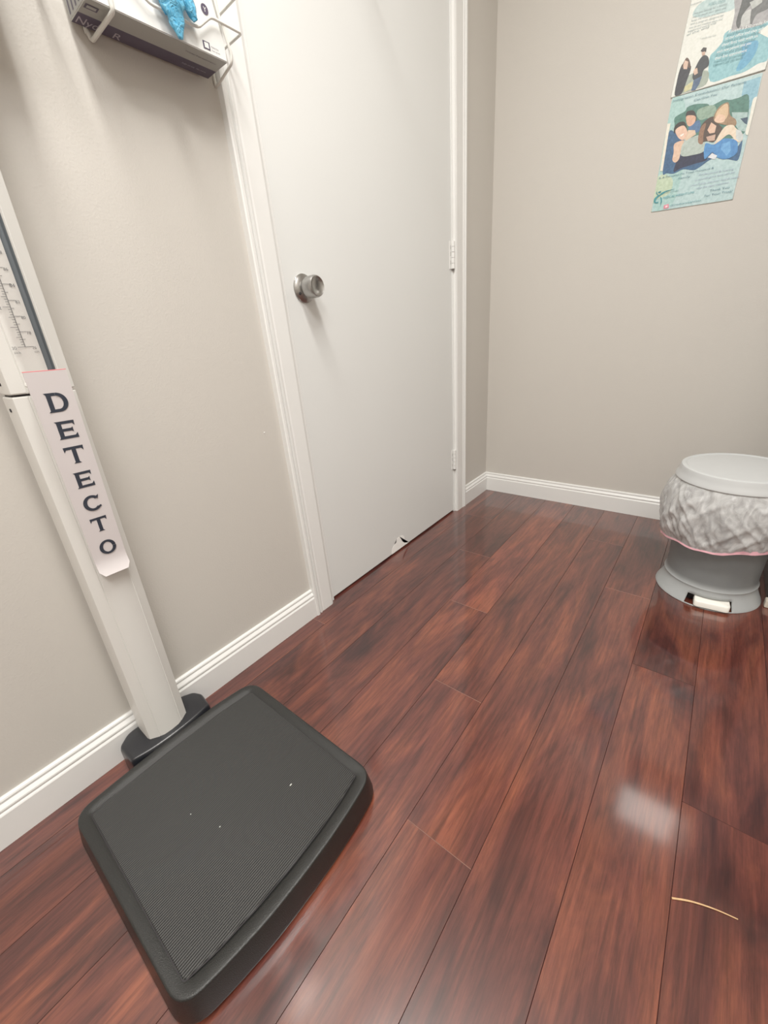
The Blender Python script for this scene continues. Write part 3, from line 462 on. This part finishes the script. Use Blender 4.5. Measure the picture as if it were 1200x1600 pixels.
bm = bmesh.new(); rings(bm, [col_section(.767, .004), col_section(.7715, .004)]); sobj('column_joint', bm, 'dark')
bm = bmesh.new(); rings(bm, [col_section(.7705, .0012, .0012), col_section(.7722, 0, .0012), col_section(1.62, 0, .0012)])
upc = sobj('upper_column', bm, 'col', smooth=True, label='pale upper column with height ruler', angle=24)
for z in (.748, .786):
    bm = bmesh.new(); lathe(bm, [(-.0014, .0028), (.0, .0028)], 'x', (0, 0, 0), 10)
    for v in bm.verts: v.co = Vector((v.co.z + .050, colx(Y0, z) + v.co.x, z + v.co.y))
    sobj('screw_hole', bm, 'dark')
XF = .0942
# height rod in its channel
bm = bmesh.new(); zt = 1.60
def rodline(y, z0, z1, r, x, n=10):
    tube(bm, [(x, colx(y, z0), z0), (x, colx(y, z1), z1)], r, n)
rodline(-1.7315, .772, zt, .0052, XF-.0025, 14)
rod = sobj('height_rod', bm, 'rod', smooth=True, label='dark grey height rod')
# ruler
bm = bmesh.new()
def bar(y0, y1, z0, z1, x=XF+.0004, mi=0):
    v = [bm.verts.new((x, colx(y, z), z)) for y, z in ((y0, z0), (y1, z0), (y1, z1), (y0, z1))]
    bm.faces.new(v).material_index = mi
yr = -1.7530
ZB = .8325
bar(yr-.0004, yr+.0004, ZB, 1.60, XF+.0003)
n = 0; z = ZB
num = 76
while z < 1.42:           # centimetre side (right of the line)
    L_ = .0105 if n % 10 == 8 else (.0075 if n % 2 == 0 else .0035)
    bar(yr, yr+L_, z-.0003, z+.0003)
    if n % 2 == 0:
        put_text(bm, str(num+n), (XF+.0004, colx(yr+.0075, z), z-.0035), (0, 1, 0), (0, 0, 1), h=.0036 if n % 10 != 8 else .0044)
    z += .0098; n += 1
z = ZB; n = 0
while z < 1.42:           # inch side (left of the line)
    L_ = .0085 if n % 8 == 0 else (.0060 if n % 4 == 0 else .0035)
    bar(yr-L_, yr, z-.0003, z+.0003)
    if n % 16 == 0:
        put_text(bm, str(30+n//8), (XF+.0004, colx(yr-.0155, z), z-.0030), (0, 1, 0), (0, 0, 1), h=.0040)
    z += .0248/8*1.02; n += 1
put_text(bm, 'inch', (XF+.0004, colx(yr-.0150, ZB), ZB-.0085), (0, 1, 0), (0, 0, 1), h=.0032)
put_text(bm, 'cm', (XF+.0004, colx(yr+.0085, ZB), ZB-.0085), (0, 1, 0), (0, 0, 1), h=.0032)
sobj('height_ruler', bm, 'ink2', upc, label='printed inch and centimetre ruler')
# name plate DETECTO (folded head piece) : plane from top edge to bottom edge
PT, PB = Vector((.1300, -1.7268, .7990)), Vector((.1005, -1.7335, .4640))
vd = (PT-PB).normalized(); ud = Vector((0, 1, 0)); ud = (ud-vd*ud.dot(vd)).normalized(); nd_ = ud.cross(vd).normalized()
LP = (PT-PB).length; W2 = .0253
def PP(u, v, n=0.): return PB + ud*u + vd*v + nd_*n
bm = bmesh.new(); cols = []
NV = 40
def wid(v): return W2*(1-.035*(1-v/LP))
rs = []
for k in range(NV+1):
    v = LP*k/NV if k > 8 else (LP*8/NV)*(k/8)
    drop = 0.
    if v < .030: drop = .010*((.030-v)/.030)**2
    w_ = wid(v)
    if v < .006: w_ -= .006 - math.sqrt(max(0, .006**2-(.006-v)**2))
    rs.append([PP(-w_, v, drop), PP(w_, v, drop), PP(w_, v, drop-.0024), PP(-w_, v, drop-.0024)])
rings(bm, rs)
plate = sobj('name_plate', bm, 'plate', smooth=True, label='pale pink plate lettered DETECTO', angle=30)
bm = bmesh.new(); q = [PP(-W2, LP, .0), PP(W2, LP, .0), PP(W2, LP, -.0034), PP(-W2, LP, -.0034)]
rings(bm, [q, [p+vd*.0008 for p in q]]); sobj('plate_edge', bm, 'red', plate, label='red top edge')
for u in (-.018, .018):
    bm = bmesh.new(); tube(bm, [PP(u, LP-.02, -.004), PP(u, LP-.02, -.032)], .004, 8); sobj('plate_hinge', bm, 'col')
bm = bbox((.045, -1.860, 1.262), (.120, -1.588, 1.520), .010, 3); sobj('display_head', bm, 'col', smooth=True, label='pale display head at the top of the column')
# letters drawn in copperplate style; unit square, thickness t
def glyph(ch):
    """list of quads/polygons in unit coords (0..1, 0..1)"""
    t = .22; s = .16; P = []
    def bar_(x0, y0, x1, y1): P.append([(x0, y0), (x1, y0), (x1, y1), (x0, y1)])
    def arc(cx, cy, rx, ry, a0, a1, wx, wy, n=28):
        for i in range(n):
            a, b = math.radians(a0+(a1-a0)*i/n), math.radians(a0+(a1-a0)*(i+1)/n)
            P.append([(cx+rx*math.cos(a), cy+ry*math.sin(a)), (cx+rx*math.cos(b), cy+ry*math.sin(b)), (cx+(rx-wx)*math.cos(b), cy+(ry-wy)*math.sin(b)), (cx+(rx-wx)*math.cos(a), cy+(ry-wy)*math.sin(a))])
    def wedge(x, y, dx, dy, px, py):     # small triangular serif
        P.append([(x, y), (x+dx, y+dy), (x+px, y+py)])
    if ch == 'D':
        bar_(.10, 0, .10+t, 1); bar_(.10, 1-s, .52, 1); bar_(.10, 0, .52, s); arc(.52, .5, .48, .5, -90, 90, t, s)
        wedge(.10, 1, -.10, 0, 0, -.10); wedge(.10, 0, 0, .10, -.10, 0)
    if ch == 'E':
        bar_(.10, 0, .10+t, 1); bar_(.10, 1-s, .95, 1); bar_(.10, 0, .95, s); bar_(.10, .5-s/2, .80, .5+s/2)
        wedge(.10, 1, -.08, 0, 0, -.09); wedge(.10, 0, 0, .09, -.08, 0)
        P.append([(.86, 1-s), (.95, 1-s-.14), (.97, 1), (.86, 1)]); P.append([(.86, 0), (.99, 0), (.98, s+.14), (.86, s)])
        P.append([(.74, .5-s/2), (.82, .5-s/2-.07), (.82, .5+s/2+.07), (.74, .5+s/2)])
    if ch == 'T':
        bar_(.39, 0, .39+t, 1); bar_(.02, 1-s, .98, 1)
        P.append([(.0, 1), (.02, 1-s-.15), (.12, 1-s), (.12, 1)]); P.append([(1., 1), (.88, 1), (.88, 1-s), (.98, 1-s-.15)])
        P.append([(.30, 0), (.70, 0), (.62, .08), (.38, .08)])
    if ch == 'C':
        arc(.5, .5, .5, .5, 42, 318, t, s, 40)
        P.append([(.86, .74), (.93, .98), (.80, .90), (.66, .76)]); P.append([(.80, .13), (.95, .20), (.90, .30), (.70, .22)])
    if ch == 'O': arc(.5, .5, .5, .5, 0, 360, t, s, 48)
    return P
LET = [('D', .7558, .0270, .0275), ('E', .7154, .0262, .0265), ('T', .6765, .0262, .0265), ('E', .6358, .0255, .0262), ('C', .5945, .0258, .0268), ('T', .5555, .0245, .0255), ('O', .5118, .0250, .0265)]
for ch, zc, w_, h_ in LET:
    v = (Vector((0, 0, zc))-PB).z/vd.z
    bm = bmesh.new()
    for k, poly in enumerate(glyph(ch)):
        vs = [bm.verts.new(PP((x-.5)*w_ + .0012, v+(y-.5)*h_, .0004+.00002*k)) for x, y in poly]
        bm.faces.new(vs)
    sobj('letter', bm, 'ink', plate)
# ================================================================ trash can
TX, TY = .970, -.477
tb = thing('trash_can', 'translucent grey round pedal trash can with a white bag hanging over its rim', 'trash can', (TX, TY, 0))
def tobj(name, bm, mat, parent=None, smooth=True, label=None, angle=40):
    o = obj(name, bm, mat, parent or tb, smooth, angle=angle)
    if label: o['label'] = label
    return o
bm = bmesh.new()
profile = [(.000, .1300), (.0015, .1318), (.004, .1312), (.010, .1280), (.020, .1235), (.032, .1185), (.042, .1155), (.050, .1148), (.053, .1155), (.056, .1165), (.060, .1140), (.068, .1125), (.09, .1118), (.14, .1135), (.20, .1170), (.27, .1215), (.335, .1250), (.362, .1262)]
N = 120; a_p = math.atan2(-.118, .012)      # direction of the pedal
vr = []
for h, r in profile:
    vr.append([bm.verts.new((r*math.cos(2*PI*i/N), r*math.sin(2*PI*i/N), h)) for i in range(N)])
def adiff(a, b): return (a-b+PI) % (2*PI)-PI
for k in range(len(profile)-1):
    for i in range(N):
        j = (i+1) % N; am = 2*PI*(i+.5)/N; hm = (profile[k][0]+profile[k+1][0])/2
        if -.46 < adiff(am, a_p) < .40 and .0045 < hm < .037: continue
        bm.faces.new((vr[k][i], vr[k][j], vr[k+1][j], vr[k+1][i]))
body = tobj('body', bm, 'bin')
mod = body.modifiers.new('s', 'SOLIDIFY'); mod.thickness = .0022; mod.offset = -1
bm = bmesh.new(); lathe(bm, [(.034, .098), (.05, .104), (.34, .118), (.3405, .112), (.06, .096)], 'z', n=64); tobj('inner_bucket', bm, 'inner')
# pedal and its recess
dr = Vector((math.cos(a_p), math.sin(a_p), 0)); sd = Vector((-dr.y, dr.x, 0))
def dbox(bm, r0, r1, s0, s1, z0, z1):
    fs = box(bm, (r0, s0, z0), (r1, s1, z1)); vs = {v for f in fs for v in f.verts}
    for v in vs: v.co = dr*v.co.x + sd*v.co.y + Vector((0, 0, v.co.z))
bm = bmesh.new(); dbox(bm, .060, .088, -.056, .050, .0015, .040); tobj('pedal_recess', bm, 'dark', smooth=False)
bm = bmesh.new()
pr = rounded([(-.036, .090), (.044, .090), (.0455, .1290), (.040, .1350), (-.032, .1350), (-.0375, .1290)], .004, 4)
def pz(r, top): return (.0330 - (r-.09)*.15) if top else (.0100 - (r-.09)*.04)
rings(bm, [[tuple(dr*r*1. + sd*s + Vector((0, 0, pz(r, False)))) for s, r in pr], [tuple(dr*r + sd*s + Vector((0, 0, pz(r, True)-.003))) for s, r in pr], [tuple(dr*(.092+(r-.092)*.95) + sd*s*.95 + Vector((0, 0, pz(r, True)))) for s, r in pr]])
tobj('pedal', bm, 'pedal', label='white foot pedal', angle=60)
# lid
bm = bmesh.new()
lathe(bm, [(.361, .1290), (.362, .1400), (.3655, .1425), (.370, .1415), (.376, .1385), (.386, .1350), (.3925, .1340), (.3970, .1322), (.3990, .1285), (.3990, .1225), (.3972, .1195), (.3978, .105), (.3995, .05), (.4000, .001)], 'z', n=96)
tobj('lid', bm, 'lid', label='pale grey domed lid', angle=30)
# bag draped over the rim : thing of its own
bag = thing('trash_bag', 'thin white plastic trash bag with pink drawstring hem, folded out over the trash can rim', 'bag', (TX, TY, .17))
bm = bmesh.new(); NB = 220
def hemz(a): return .190 + .014*math.cos(a+.35) + .004*math.sin(5*a+1) + .0015*math.sin(13*a)
def bulge(t):      # t 0 = under the lid, 1 = hem
    return .1270*(1-t)+.140*t +   .0195*math.sin(PI*min(1, t*1.02)**.85)
rs = []; NT = 44
rs.append([(.1235*math.cos(2*PI*i/NB), .1235*math.sin(2*PI*i/NB), .3485) for i in range(NB)])
for k in range(NT+1):
    t = k/NT; ring = []
    for i in range(NB):
        a = 2*PI*i/NB; ztop = .3665 if k else .352
        z = .3720*(1-t) + hemz(a)*t
        r = bulge(t)+.004
        p = Vector((math.cos(a), math.sin(a), 0))
        q = Vector((3.2*p.x + .0, 3.2*p.y, z*9))
        fold = noise.noise(q*.8 + Vector((7, 2, 0)))*.010
        # tension folds: ridged, running down and sideways
        s1 = noise.noise(Vector((a*2.2 + t*2.4, t*1.1, 3.)) ); s2 = noise.noise(Vector((5*a - t*3.5, t*1.6, 8.)))
        fold += .0075*(1-abs(s1)*4 if abs(s1) < .25 else 0)*.6 + .004*(1-abs(s2)*5 if abs(s2) < .2 else 0)
        fold += noise.noise(Vector((14*p.x+3*t, 14*p.y, t*7)))*.0022
        env = min(1, t*5)*min(1, (1-t)*5+.25)
        r += fold*env
        r = max(r, .1240 + (.012 if z > .33 else 0) + .002)
        ring.append((r*p.x, r*p.y, z - TY*0))
    rs.append(ring)
rs = [[(x, y, z-.17) for x, y, z in r] for r in rs]
hem = rs[-1]
rings(bm, rs, cap0=False, cap1=False)
obj('bag_film', bm, 'bag', bag, True, angle=80)
bm = bmesh.new()
r2 = [[(x*1.004, y*1.004, z+.0035+.006*max(0, math.sin(2*PI*i/NB*3+5.0))) for i, (x, y, z) in enumerate(hem)], [(x*1.012, y*1.012, z-.0015) for x, y, z in hem], [(x*.996, y*.996, z-.003) for x, y, z in hem]]
rings(bm, r2, cap0=False, cap1=False); obj('bag_hem', bm, 'pink', bag, True)['label'] = 'pink drawstring hem'
# ================================================================ dark cabinet at the right
cb = thing('cabinet', 'dark cabinet on a cream base, just right of the trash can', 'cabinet', (1.35, -.25, 0))
def cobj(n, bm, m, **k):
    bmesh.ops.translate(bm, verts=bm.verts[:], vec=(-1.35, .25, 0)); return obj(n, bm, m, cb, **k)
cobj('carcass', bbox((1.142, -.470, .028), (1.62, -.018, 1.42), .003), 'cab')
cobj('base_box', bbox((1.113, -.488, .0), (1.62, -.018, .150), .003), 'cab')
cobj('plinth', bbox((1.106, -.512, .0), (1.62, -.489, .024), .003), 'cream')['label'] = 'cream plinth'
for a, b in ((1.145, 1.378), (1.383, 1.617)):
    cobj('cabinet_door', bbox((a, -.490, .04), (b, -.472, 1.40), .002), 'cab')
# ================================================================ wall light, out of frame, its glow is mirrored by the floor
wl = thing('wall_light', 'small lit wall panel beside the flyers, glowing as a pale patch on the floor', 'light', (1.03, 0, 1.77))
bm = bbox((-.14, -.028, -.175), (.14, -.001, .160), .004); obj('housing', bm, 'white', wl)
bm = bbox((-.125, -.034, -.135), (.125, -.027, .145), .002, 1); obj('diffuser', bm, 'glow', wl)
bm = bbox((-.13, -.090, -.330), (.13, -.001, -.200), .006); obj('reflected_dark_bar', bm, 'cab', wl)  # unseen dark bar, added for the dark band mirrored in the floor
# ================================================================ flyers on the back wall
BASEC = {'low': (.50, .66, .67), 'top': (.80, .82, .77)}
def smooth_poly(P):
    if len(P) < 6: return P
    out = []; n = len(P)
    for i in range(n):
        a, b, c, d = (Vector(P[i-1]), Vector(P[i]), Vector(P[(i+1) % n]), Vector(P[(i+2) % n]))
        for k in range(4):
            t = k/4; q = .5*((2*b) + (c-a)*t + (2*a-5*b+4*c-d)*t*t + (3*b-a-3*c+d)*t**3); out.append((q.x, q.y))
    return out
def flyer(name, key, quad, label, y, clampz=None):
    """quad: BL, BR, TR, TL in (x, z)"""
    cx = sum(q[0] for q in quad)/4; cz = sum(q[1] for q in quad)/4
    root = thing(name, label, 'poster', (cx, y, cz), None)
    e = .0015; FULL = [(quad[0][0]+e, quad[0][1]+e), (quad[1][0]-e, quad[1][1]+e), (quad[2][0]-e, quad[2][1]-e), (quad[3][0]+e, quad[3][1]-e)]
    bm = bmesh.new(); NX, NZ = 14, 16; g = []
    for j in range(NZ+1):
        row = []
        for i in range(NX+1):
            u, v = i/NX, j/NZ
            x = (quad[0][0]*(1-u)+quad[1][0]*u)*(1-v)+(quad[3][0]*(1-u)+quad[2][0]*u)*v
            z = (quad[0][1]*(1-u)+quad[1][1]*u)*(1-v)+(quad[3][1]*(1-u)+quad[2][1]*u)*v
            lift = .0016*max(0, 1-v*5)*(.4+.6*math.sin(u*PI*1.7+.4)**2)
            row.append(bm.verts.new((x-cx, -lift, z-cz)))
        g.append(row)
    for j in range(NZ):
        for i in range(NX): bm.faces.new((g[j][i], g[j][i+1], g[j+1][i+1], g[j+1][i]))
    sh = obj('sheet', bm, 'paper', root, True)
    m = sh.modifiers.new('t', 'SOLIDIFY'); m.thickness = .0003
    bm = bmesh.new(); cl = bm.loops.layers.float_color.new('ink')
    def lim(x, z):
        zr = (z-quad[0][1])/(quad[3][1]-quad[0][1]); zr = min(max(zr, .003), .997)
        xl = quad[0][0]*(1-zr)+quad[3][0]*zr; xr = quad[1][0]*(1-zr)+quad[2][0]*zr
        t = min(max((x-xl)/(xr-xl), .004), .996)
        zb = quad[0][1]*(1-t)+quad[1][1]*t; ztp = quad[3][1]*(1-t)+quad[2][1]*t
        return xl+(xr-xl)*t, min(max(z, zb+.001), ztp-.001)
    d = .0019
    for k, (c, pts) in enumerate([(BASEC[key], FULL)] + PRINT_SHAPES[key]):
        P = [lim(*p) for p in (smooth_poly(pts) if k else pts)]; yy = -d-.00005*k
        vs = [bm.verts.new((x-cx, yy, z-cz)) for x, z in P]
        for tri in tessellate_polygon([[Vector((x, z, 0)) for x, z in P]]):
            try: f = bm.faces.new([vs[i] for i in tri])
            except ValueError: continue
            for l in f.loops: l[cl] = (*[q**1.22 for q in c], 1)
    yy = -d-.00005*len(PRINT_SHAPES[key])-.0002
    for s, c, a, b, h in PRINT_TEXT[key]:
        A, B = Vector((a[0]-cx, yy, a[1]-cz)), Vector((b[0]-cx, yy, b[1]-cz)); u = (B-A); w = u.length; u.normalize(); v = Vector((-u.z, 0, u.x))
        for f in put_text(bm, s, A, u, v, w, h*.72):
            for l in f.loops: l[cl] = (*c, 1)
    bmesh.ops.recalc_face_normals(bm, faces=bm.faces[:])
    pr_ = obj('print', bm, 'print', root)
    return root
flyer('family_flyer', 'low', [(.5804, 1.1123), (.7993, 1.1013), (.8045, 1.3935), (.5885, 1.4060)], 'pale green and blue flyer with a family photo, lower of two on the back wall', -.0004)
flyer('couple_flyer', 'top', [(.5848, 1.4045), (.8075, 1.3960), (.8195, 1.6780), (.6020, 1.6870)], 'white and teal flyer showing a standing couple, upper of two on the back wall', -.0022)
# ================================================================ glove box and its wire holder
BX0, BX1, BY0, BY1, BZ0, BZ1 = .008, .0745, -1.500, -1.2755, 1.273, 1.400
gb = thing('glove_box', 'white and purple disposable glove box lying in the wire holder on the wall', 'box', (.04, -1.39, 1.273))
GO = Vector(gb.location)
def gobj(n, bm, m, par=None, **k):
    bmesh.ops.translate(bm, verts=bm.verts[:], vec=-GO); return obj(n, bm, m, par or gb, **k)
bm = bmesh.new(); box(bm, (BX0, BY0, BZ0), (BX1, BY1, BZ1)); bmesh.ops.bevel(bm, geom=bm.edges[:], offset=.0012, segments=2, affect='EDGES')
carton = gobj('carton', bm, 'cardw')
bm = bmesh.new(); E_ = .0004
def quadf(bm, pts, mi=0): bm.faces.new([bm.verts.new(p) for p in pts]).material_index = mi
zb = BZ0-E_
quadf(bm, [(BX0+.001, BY0+.001, zb), (.0375, BY0+.001, zb), (.0375, BY1-.001, zb), (BX0+.001, BY1-.001, zb)], 1)
quadf(bm, [(.0375, BY0+.001, zb), (BX1-.001, BY0+.001, zb), (BX1-.001, BY1-.001, zb), (.0375, BY1-.001, zb)], 0)
# end panel facing the camera side
ye = BY0-E_
quadf(bm, [(BX0+.001, ye, BZ0+.001), (BX1-.001, ye, BZ0+.001), (BX1-.001, ye, BZ1-.001), (BX0+.001, ye, BZ1-.001)], 0)
for k in range(5): quadf(bm, [(BX0+.006+.012*k, ye-.0002, BZ0+.004), (BX0+.011+.012*k, ye-.0002, BZ0+.004), (BX0+.016+.011*k, ye-.0002, BZ1-.01), (BX0+.010+.011*k, ye-.0002, BZ1-.01)], 1)
# bottom print: lettering reads with its top towards the front
put_text(bm, 'Nyd', (.0130, -1.4955, zb-.0003), (0, 1, 0), (1, 0, 0), w=.029, h=.016, mi=2)
put_text(bm, 'R', (.0120, -1.4440, zb-.0003), (0, 1, 0), (1, 0, 0), w=.011, h=.014, mi=2)
put_text(bm, 'Powder free examination', (.0560, -1.345, zb-.0003), (0, 1, 0), (1, 0, 0), w=.056, h=.0032, mi=1)
put_text(bm, 'Single use only   Non sterile', (.0225, -1.335, zb-.0003), (0, 1, 0), (1, 0, 0), w=.045, h=.0035, mi=2)
quadf(bm, [(.052, -1.4965, zb-.0003), (.0625, -1.4965, zb-.0003), (.0625, -1.479, zb-.0003), (.052, -1.479, zb-.0003)], 1)
quadf(bm, [(.0545, -1.494, zb-.0005), (.060, -1.494, zb-.0005), (.060, -1.4815, zb-.0005), (.0545, -1.4815, zb-.0005)], 0)
# front print
xf = BX1+E_
def fq(y0, y1, z0, z1, e, mi): quadf(bm, [(xf+e, y0, z0), (xf+e, y1, z0), (xf+e, y1, z1), (xf+e, y0, z1)], mi)
fq(-1.3205, -1.3075, 1.2780, 1.2880, .0002, 1); fq(-1.3180, -1.3100, 1.2795, 1.2865, .0004, 3)
put_text(bm, 'Nitrile', (xf+.0002, -1.3050, 1.2830), (0, 1, 0), (0, 0, 1), w=.014, h=.0022, mi=1)
put_text(bm, 'Exam gloves', (xf+.0002, -1.3050, 1.2790), (0, 1, 0), (0, 0, 1), w=.016, h=.0018, mi=1)
cv = [(-1.3045+.0068*math.cos(t*PI/12), 1.3300+.0068*math.sin(t*PI/12)) for t in range(24)]
bm.faces.new([bm.verts.new((xf+.0002, y, z)) for y, z in cv]).material_index = 1
put_text(bm, 'Y', (xf+.0004, -1.3045, 1.3268), (0, 1, 0), (0, 0, 1), h=.006, mi=3, center=True)
gp = gobj('carton_print', bm, ('cardg', 'purple', 'lilac', 'cardw'), carton)
# opening slot
bm = bmesh.new(); sl = [(-1.375+.042*math.cos(t*PI/16), 1.336+.018*math.sin(t*PI/16)) for t in range(32)]
bm.faces.new([bm.verts.new((xf+.0003, y, z)) for y, z in sl]); gobj('slot', bm, 'dark', carton)
# glove hanging out
gl = thing('disposable_glove', 'crumpled bright blue glove hanging out of the glove box', 'glove', (.085, -1.365, 1.31))
bm = bmesh.new()
def finger(pts, rad):
    """flattened crumpled tube"""
    P = [Vector(p) for p in pts]; Q = []
    for i in range(len(P)-1):
        for k in range(6): Q.append(P[i].lerp(P[i+1], k/6))
    Q.append(P[-1]); n = len(Q); rs = []
    for i, p in enumerate(Q):
        t = i/(n-1); x = t*(len(rad)-1); a = int(min(x, len(rad)-2)); r = rad[a]*(1-(x-a))+rad[a+1]*(x-a)
        tdir = (Q[min(i+1, n-1)]-Q[max(i-1, 0)]).normalized(); s = Vector((1, 0, 0)).cross(tdir).normalized(); o = tdir.cross(s).normalized()
        ring = []
        for k in range(16):
            an = 2*PI*k/16; v = s*math.cos(an)*r + o*math.sin(an)*r*.42
            v *= 1 + .30*noise.noise(Vector((p.x*60, p.y*90+k*.7, p.z*90)))
            ring.append(p+v-Vector(gl.location))
        rs.append(ring)
    rings(bm, rs)
finger([(.070, -1.378, 1.345), (.090, -1.378, 1.330), (.0955, -1.378, 1.312), (.0935, -1.3765, 1.298), (.0905, -1.3740, 1.283), (.0895, -1.3712, 1.2665)], [.022, .024, .0235, .0205, .017, .0115, .004])
finger([(.070, -1.362, 1.345), (.088, -1.356, 1.335), (.0935, -1.350, 1.318), (.0925, -1.3435, 1.307), (.0905, -1.3370, 1.2985)], [.016, .016, .0145, .012, .0095, .005])
finger([(.070, -1.390, 1.345), (.086, -1.390, 1.325), (.0880, -1.389, 1.305), (.0870, -1.386, 1.290)], [.012, .012, .010, .007, .003])
obj('glove_body', bm, 'glove', gl, True, angle=180)
# wire holder
wh = thing('wire_holder', 'white coated wire rack fixed to the left wall, holding the glove box', 'rack', (0, -1.37, 1.26))
def wobj(name, pts, r, fillet=.006):
    bm = bmesh.new(); tube(bm, [Vector(p)-Vector(wh.location) for p in pts], r, 10, fillet); return obj(name, bm, 'wire', wh, True)
XW = .0800
# lower support that runs under the box from front to wall (left) and the same at the right
wobj('support_wire', [(XW, -1.4660, 1.420), (XW, -1.4680, 1.2675), (.0045, -1.4735, 1.2610), (.0035, -1.4790, 1.2745)], .0030, .005)
wobj('support_wire', [(XW+.001, -1.2960, 1.420), (XW+.001, -1.2830, 1.330), (XW+.001, -1.2690, 1.2835), (XW-.002, -1.2700, 1.2720), (.0045, -1.2580, 1.2665), (.0035, -1.2580, 1.2900)], .0023, .010)
# front retaining bar with its stepped outline, returning to the wall
wobj('front_wire', [(.004, -1.5350, 1.330), (XW+.003, -1.5350, 1.322), (XW+.003, -1.4450, 1.322), (XW+.003, -1.4100, 1.2960), (XW+.003, -1.3300, 1.2965), (XW+.003, -1.3010, 1.3190), (XW+.003, -1.2410, 1.3190), (.004, -1.2300, 1.327)], .0023, .007)
wobj('front_wire', [(.004, -1.5350, 1.372), (XW+.003, -1.5350, 1.366), (XW+.003, -1.2390, 1.366), (.004, -1.2290, 1.372)], .0023, .007)
wobj('back_wire', [(.0035, -1.5350, 1.345), (.0035, -1.2290, 1.345)], .0023, .0)
wobj('back_wire', [(.0035, -1.4790, 1.268), (.0035, -1.4790, 1.42)], .0023, .0)
wobj('back_wire', [(.0035, -1.2580, 1.268), (.0035, -1.2580, 1.42)], .0023, .0)
# ================================================================ straw on the floor
tw = bmesh.new()
tube(tw, [(.9741, -1.4227, .0015), (.9939, -1.4119, .0017), (1.0115, -1.4052, .0017), (1.0296, -1.3999, .0016), (1.0505, -1.3959, .0014)], lambda t: .0013-.0006*t, 7, .01)
bmesh.ops.translate(tw, verts=tw.verts[:], vec=(-1.01, 1.405, 0))
tag(obj('straw_stalk', tw, 'twig', None, True, (1.01, -1.405, 0)), 'thin tan straw lying alone on the floor planks at the lower right', 'straw')
# ================================================================ nails / scuffs in the wall
for (y, z, r) in ((-1.3033, .6036, .0022),):
    bm = bmesh.new(); r *= .6; lathe(bm, [(.0001, r*1.4), (.0010, r*1.2), (.0014, r*.5)], 'x', n=12)
    obj('paint_blob', bm, 'white', wall_left, True, (0, y, z))
# ================================================================ lights
cl_ = thing('ceiling_light', 'long white ceiling light panel above the scale', 'light', (LX, LY, H))
bm = bbox((-LSX/2-.03, -LSY/2-.03, -.035), (LSX/2+.03, LSY/2+.03, -.0005), .004); obj('housing', bm, 'white', cl_)
ld = bpy.data.lights.new('light_source', 'AREA'); ld.shape = 'RECTANGLE'; ld.size = LSX; ld.size_y = LSY; ld.energy = LP_E; ld.color = (1., .962, .90)
lo = bpy.data.objects.new('light_source', ld); C.objects.link(lo); lo.parent = cl_; lo.location = (0, 0, -.038)
c2 = thing('ceiling_light', 'white fill light panel added on the ceiling behind the viewer', 'light', (1.45, -2.35, H))  # unseen fill light, added to even out the room's brightness
bm = bbox((-.53, -.33, -.03), (.53, .33, -.0005), .004); obj('housing', bm, 'white', c2)
l2 = bpy.data.lights.new('light_source', 'AREA'); l2.shape = 'RECTANGLE'; l2.size = 1.; l2.size_y = .6; l2.energy = LP_FILL; l2.color = (1., .965, .93)
lo2 = bpy.data.objects.new('light_source', l2); C.objects.link(lo2); lo2.parent = c2; lo2.location = (0, 0, -.033)
w = bpy.data.worlds.new('world'); bpy.context.scene.world = w; w.use_nodes = True
w.node_tree.nodes['Background'].inputs[0].default_value = (.02, .02, .02, 1); w.node_tree.nodes['Background'].inputs[1].default_value = .3
s = bpy.context.scene; s.view_settings.view_transform = 'Standard'; s.view_settings.look = 'None'; s.view_settings.exposure = EXPO; s.view_settings.gamma = GAM
s.cycles.max_bounces = 10; s.cycles.diffuse_bounces = 5; s.cycles.transparent_max_bounces = 8
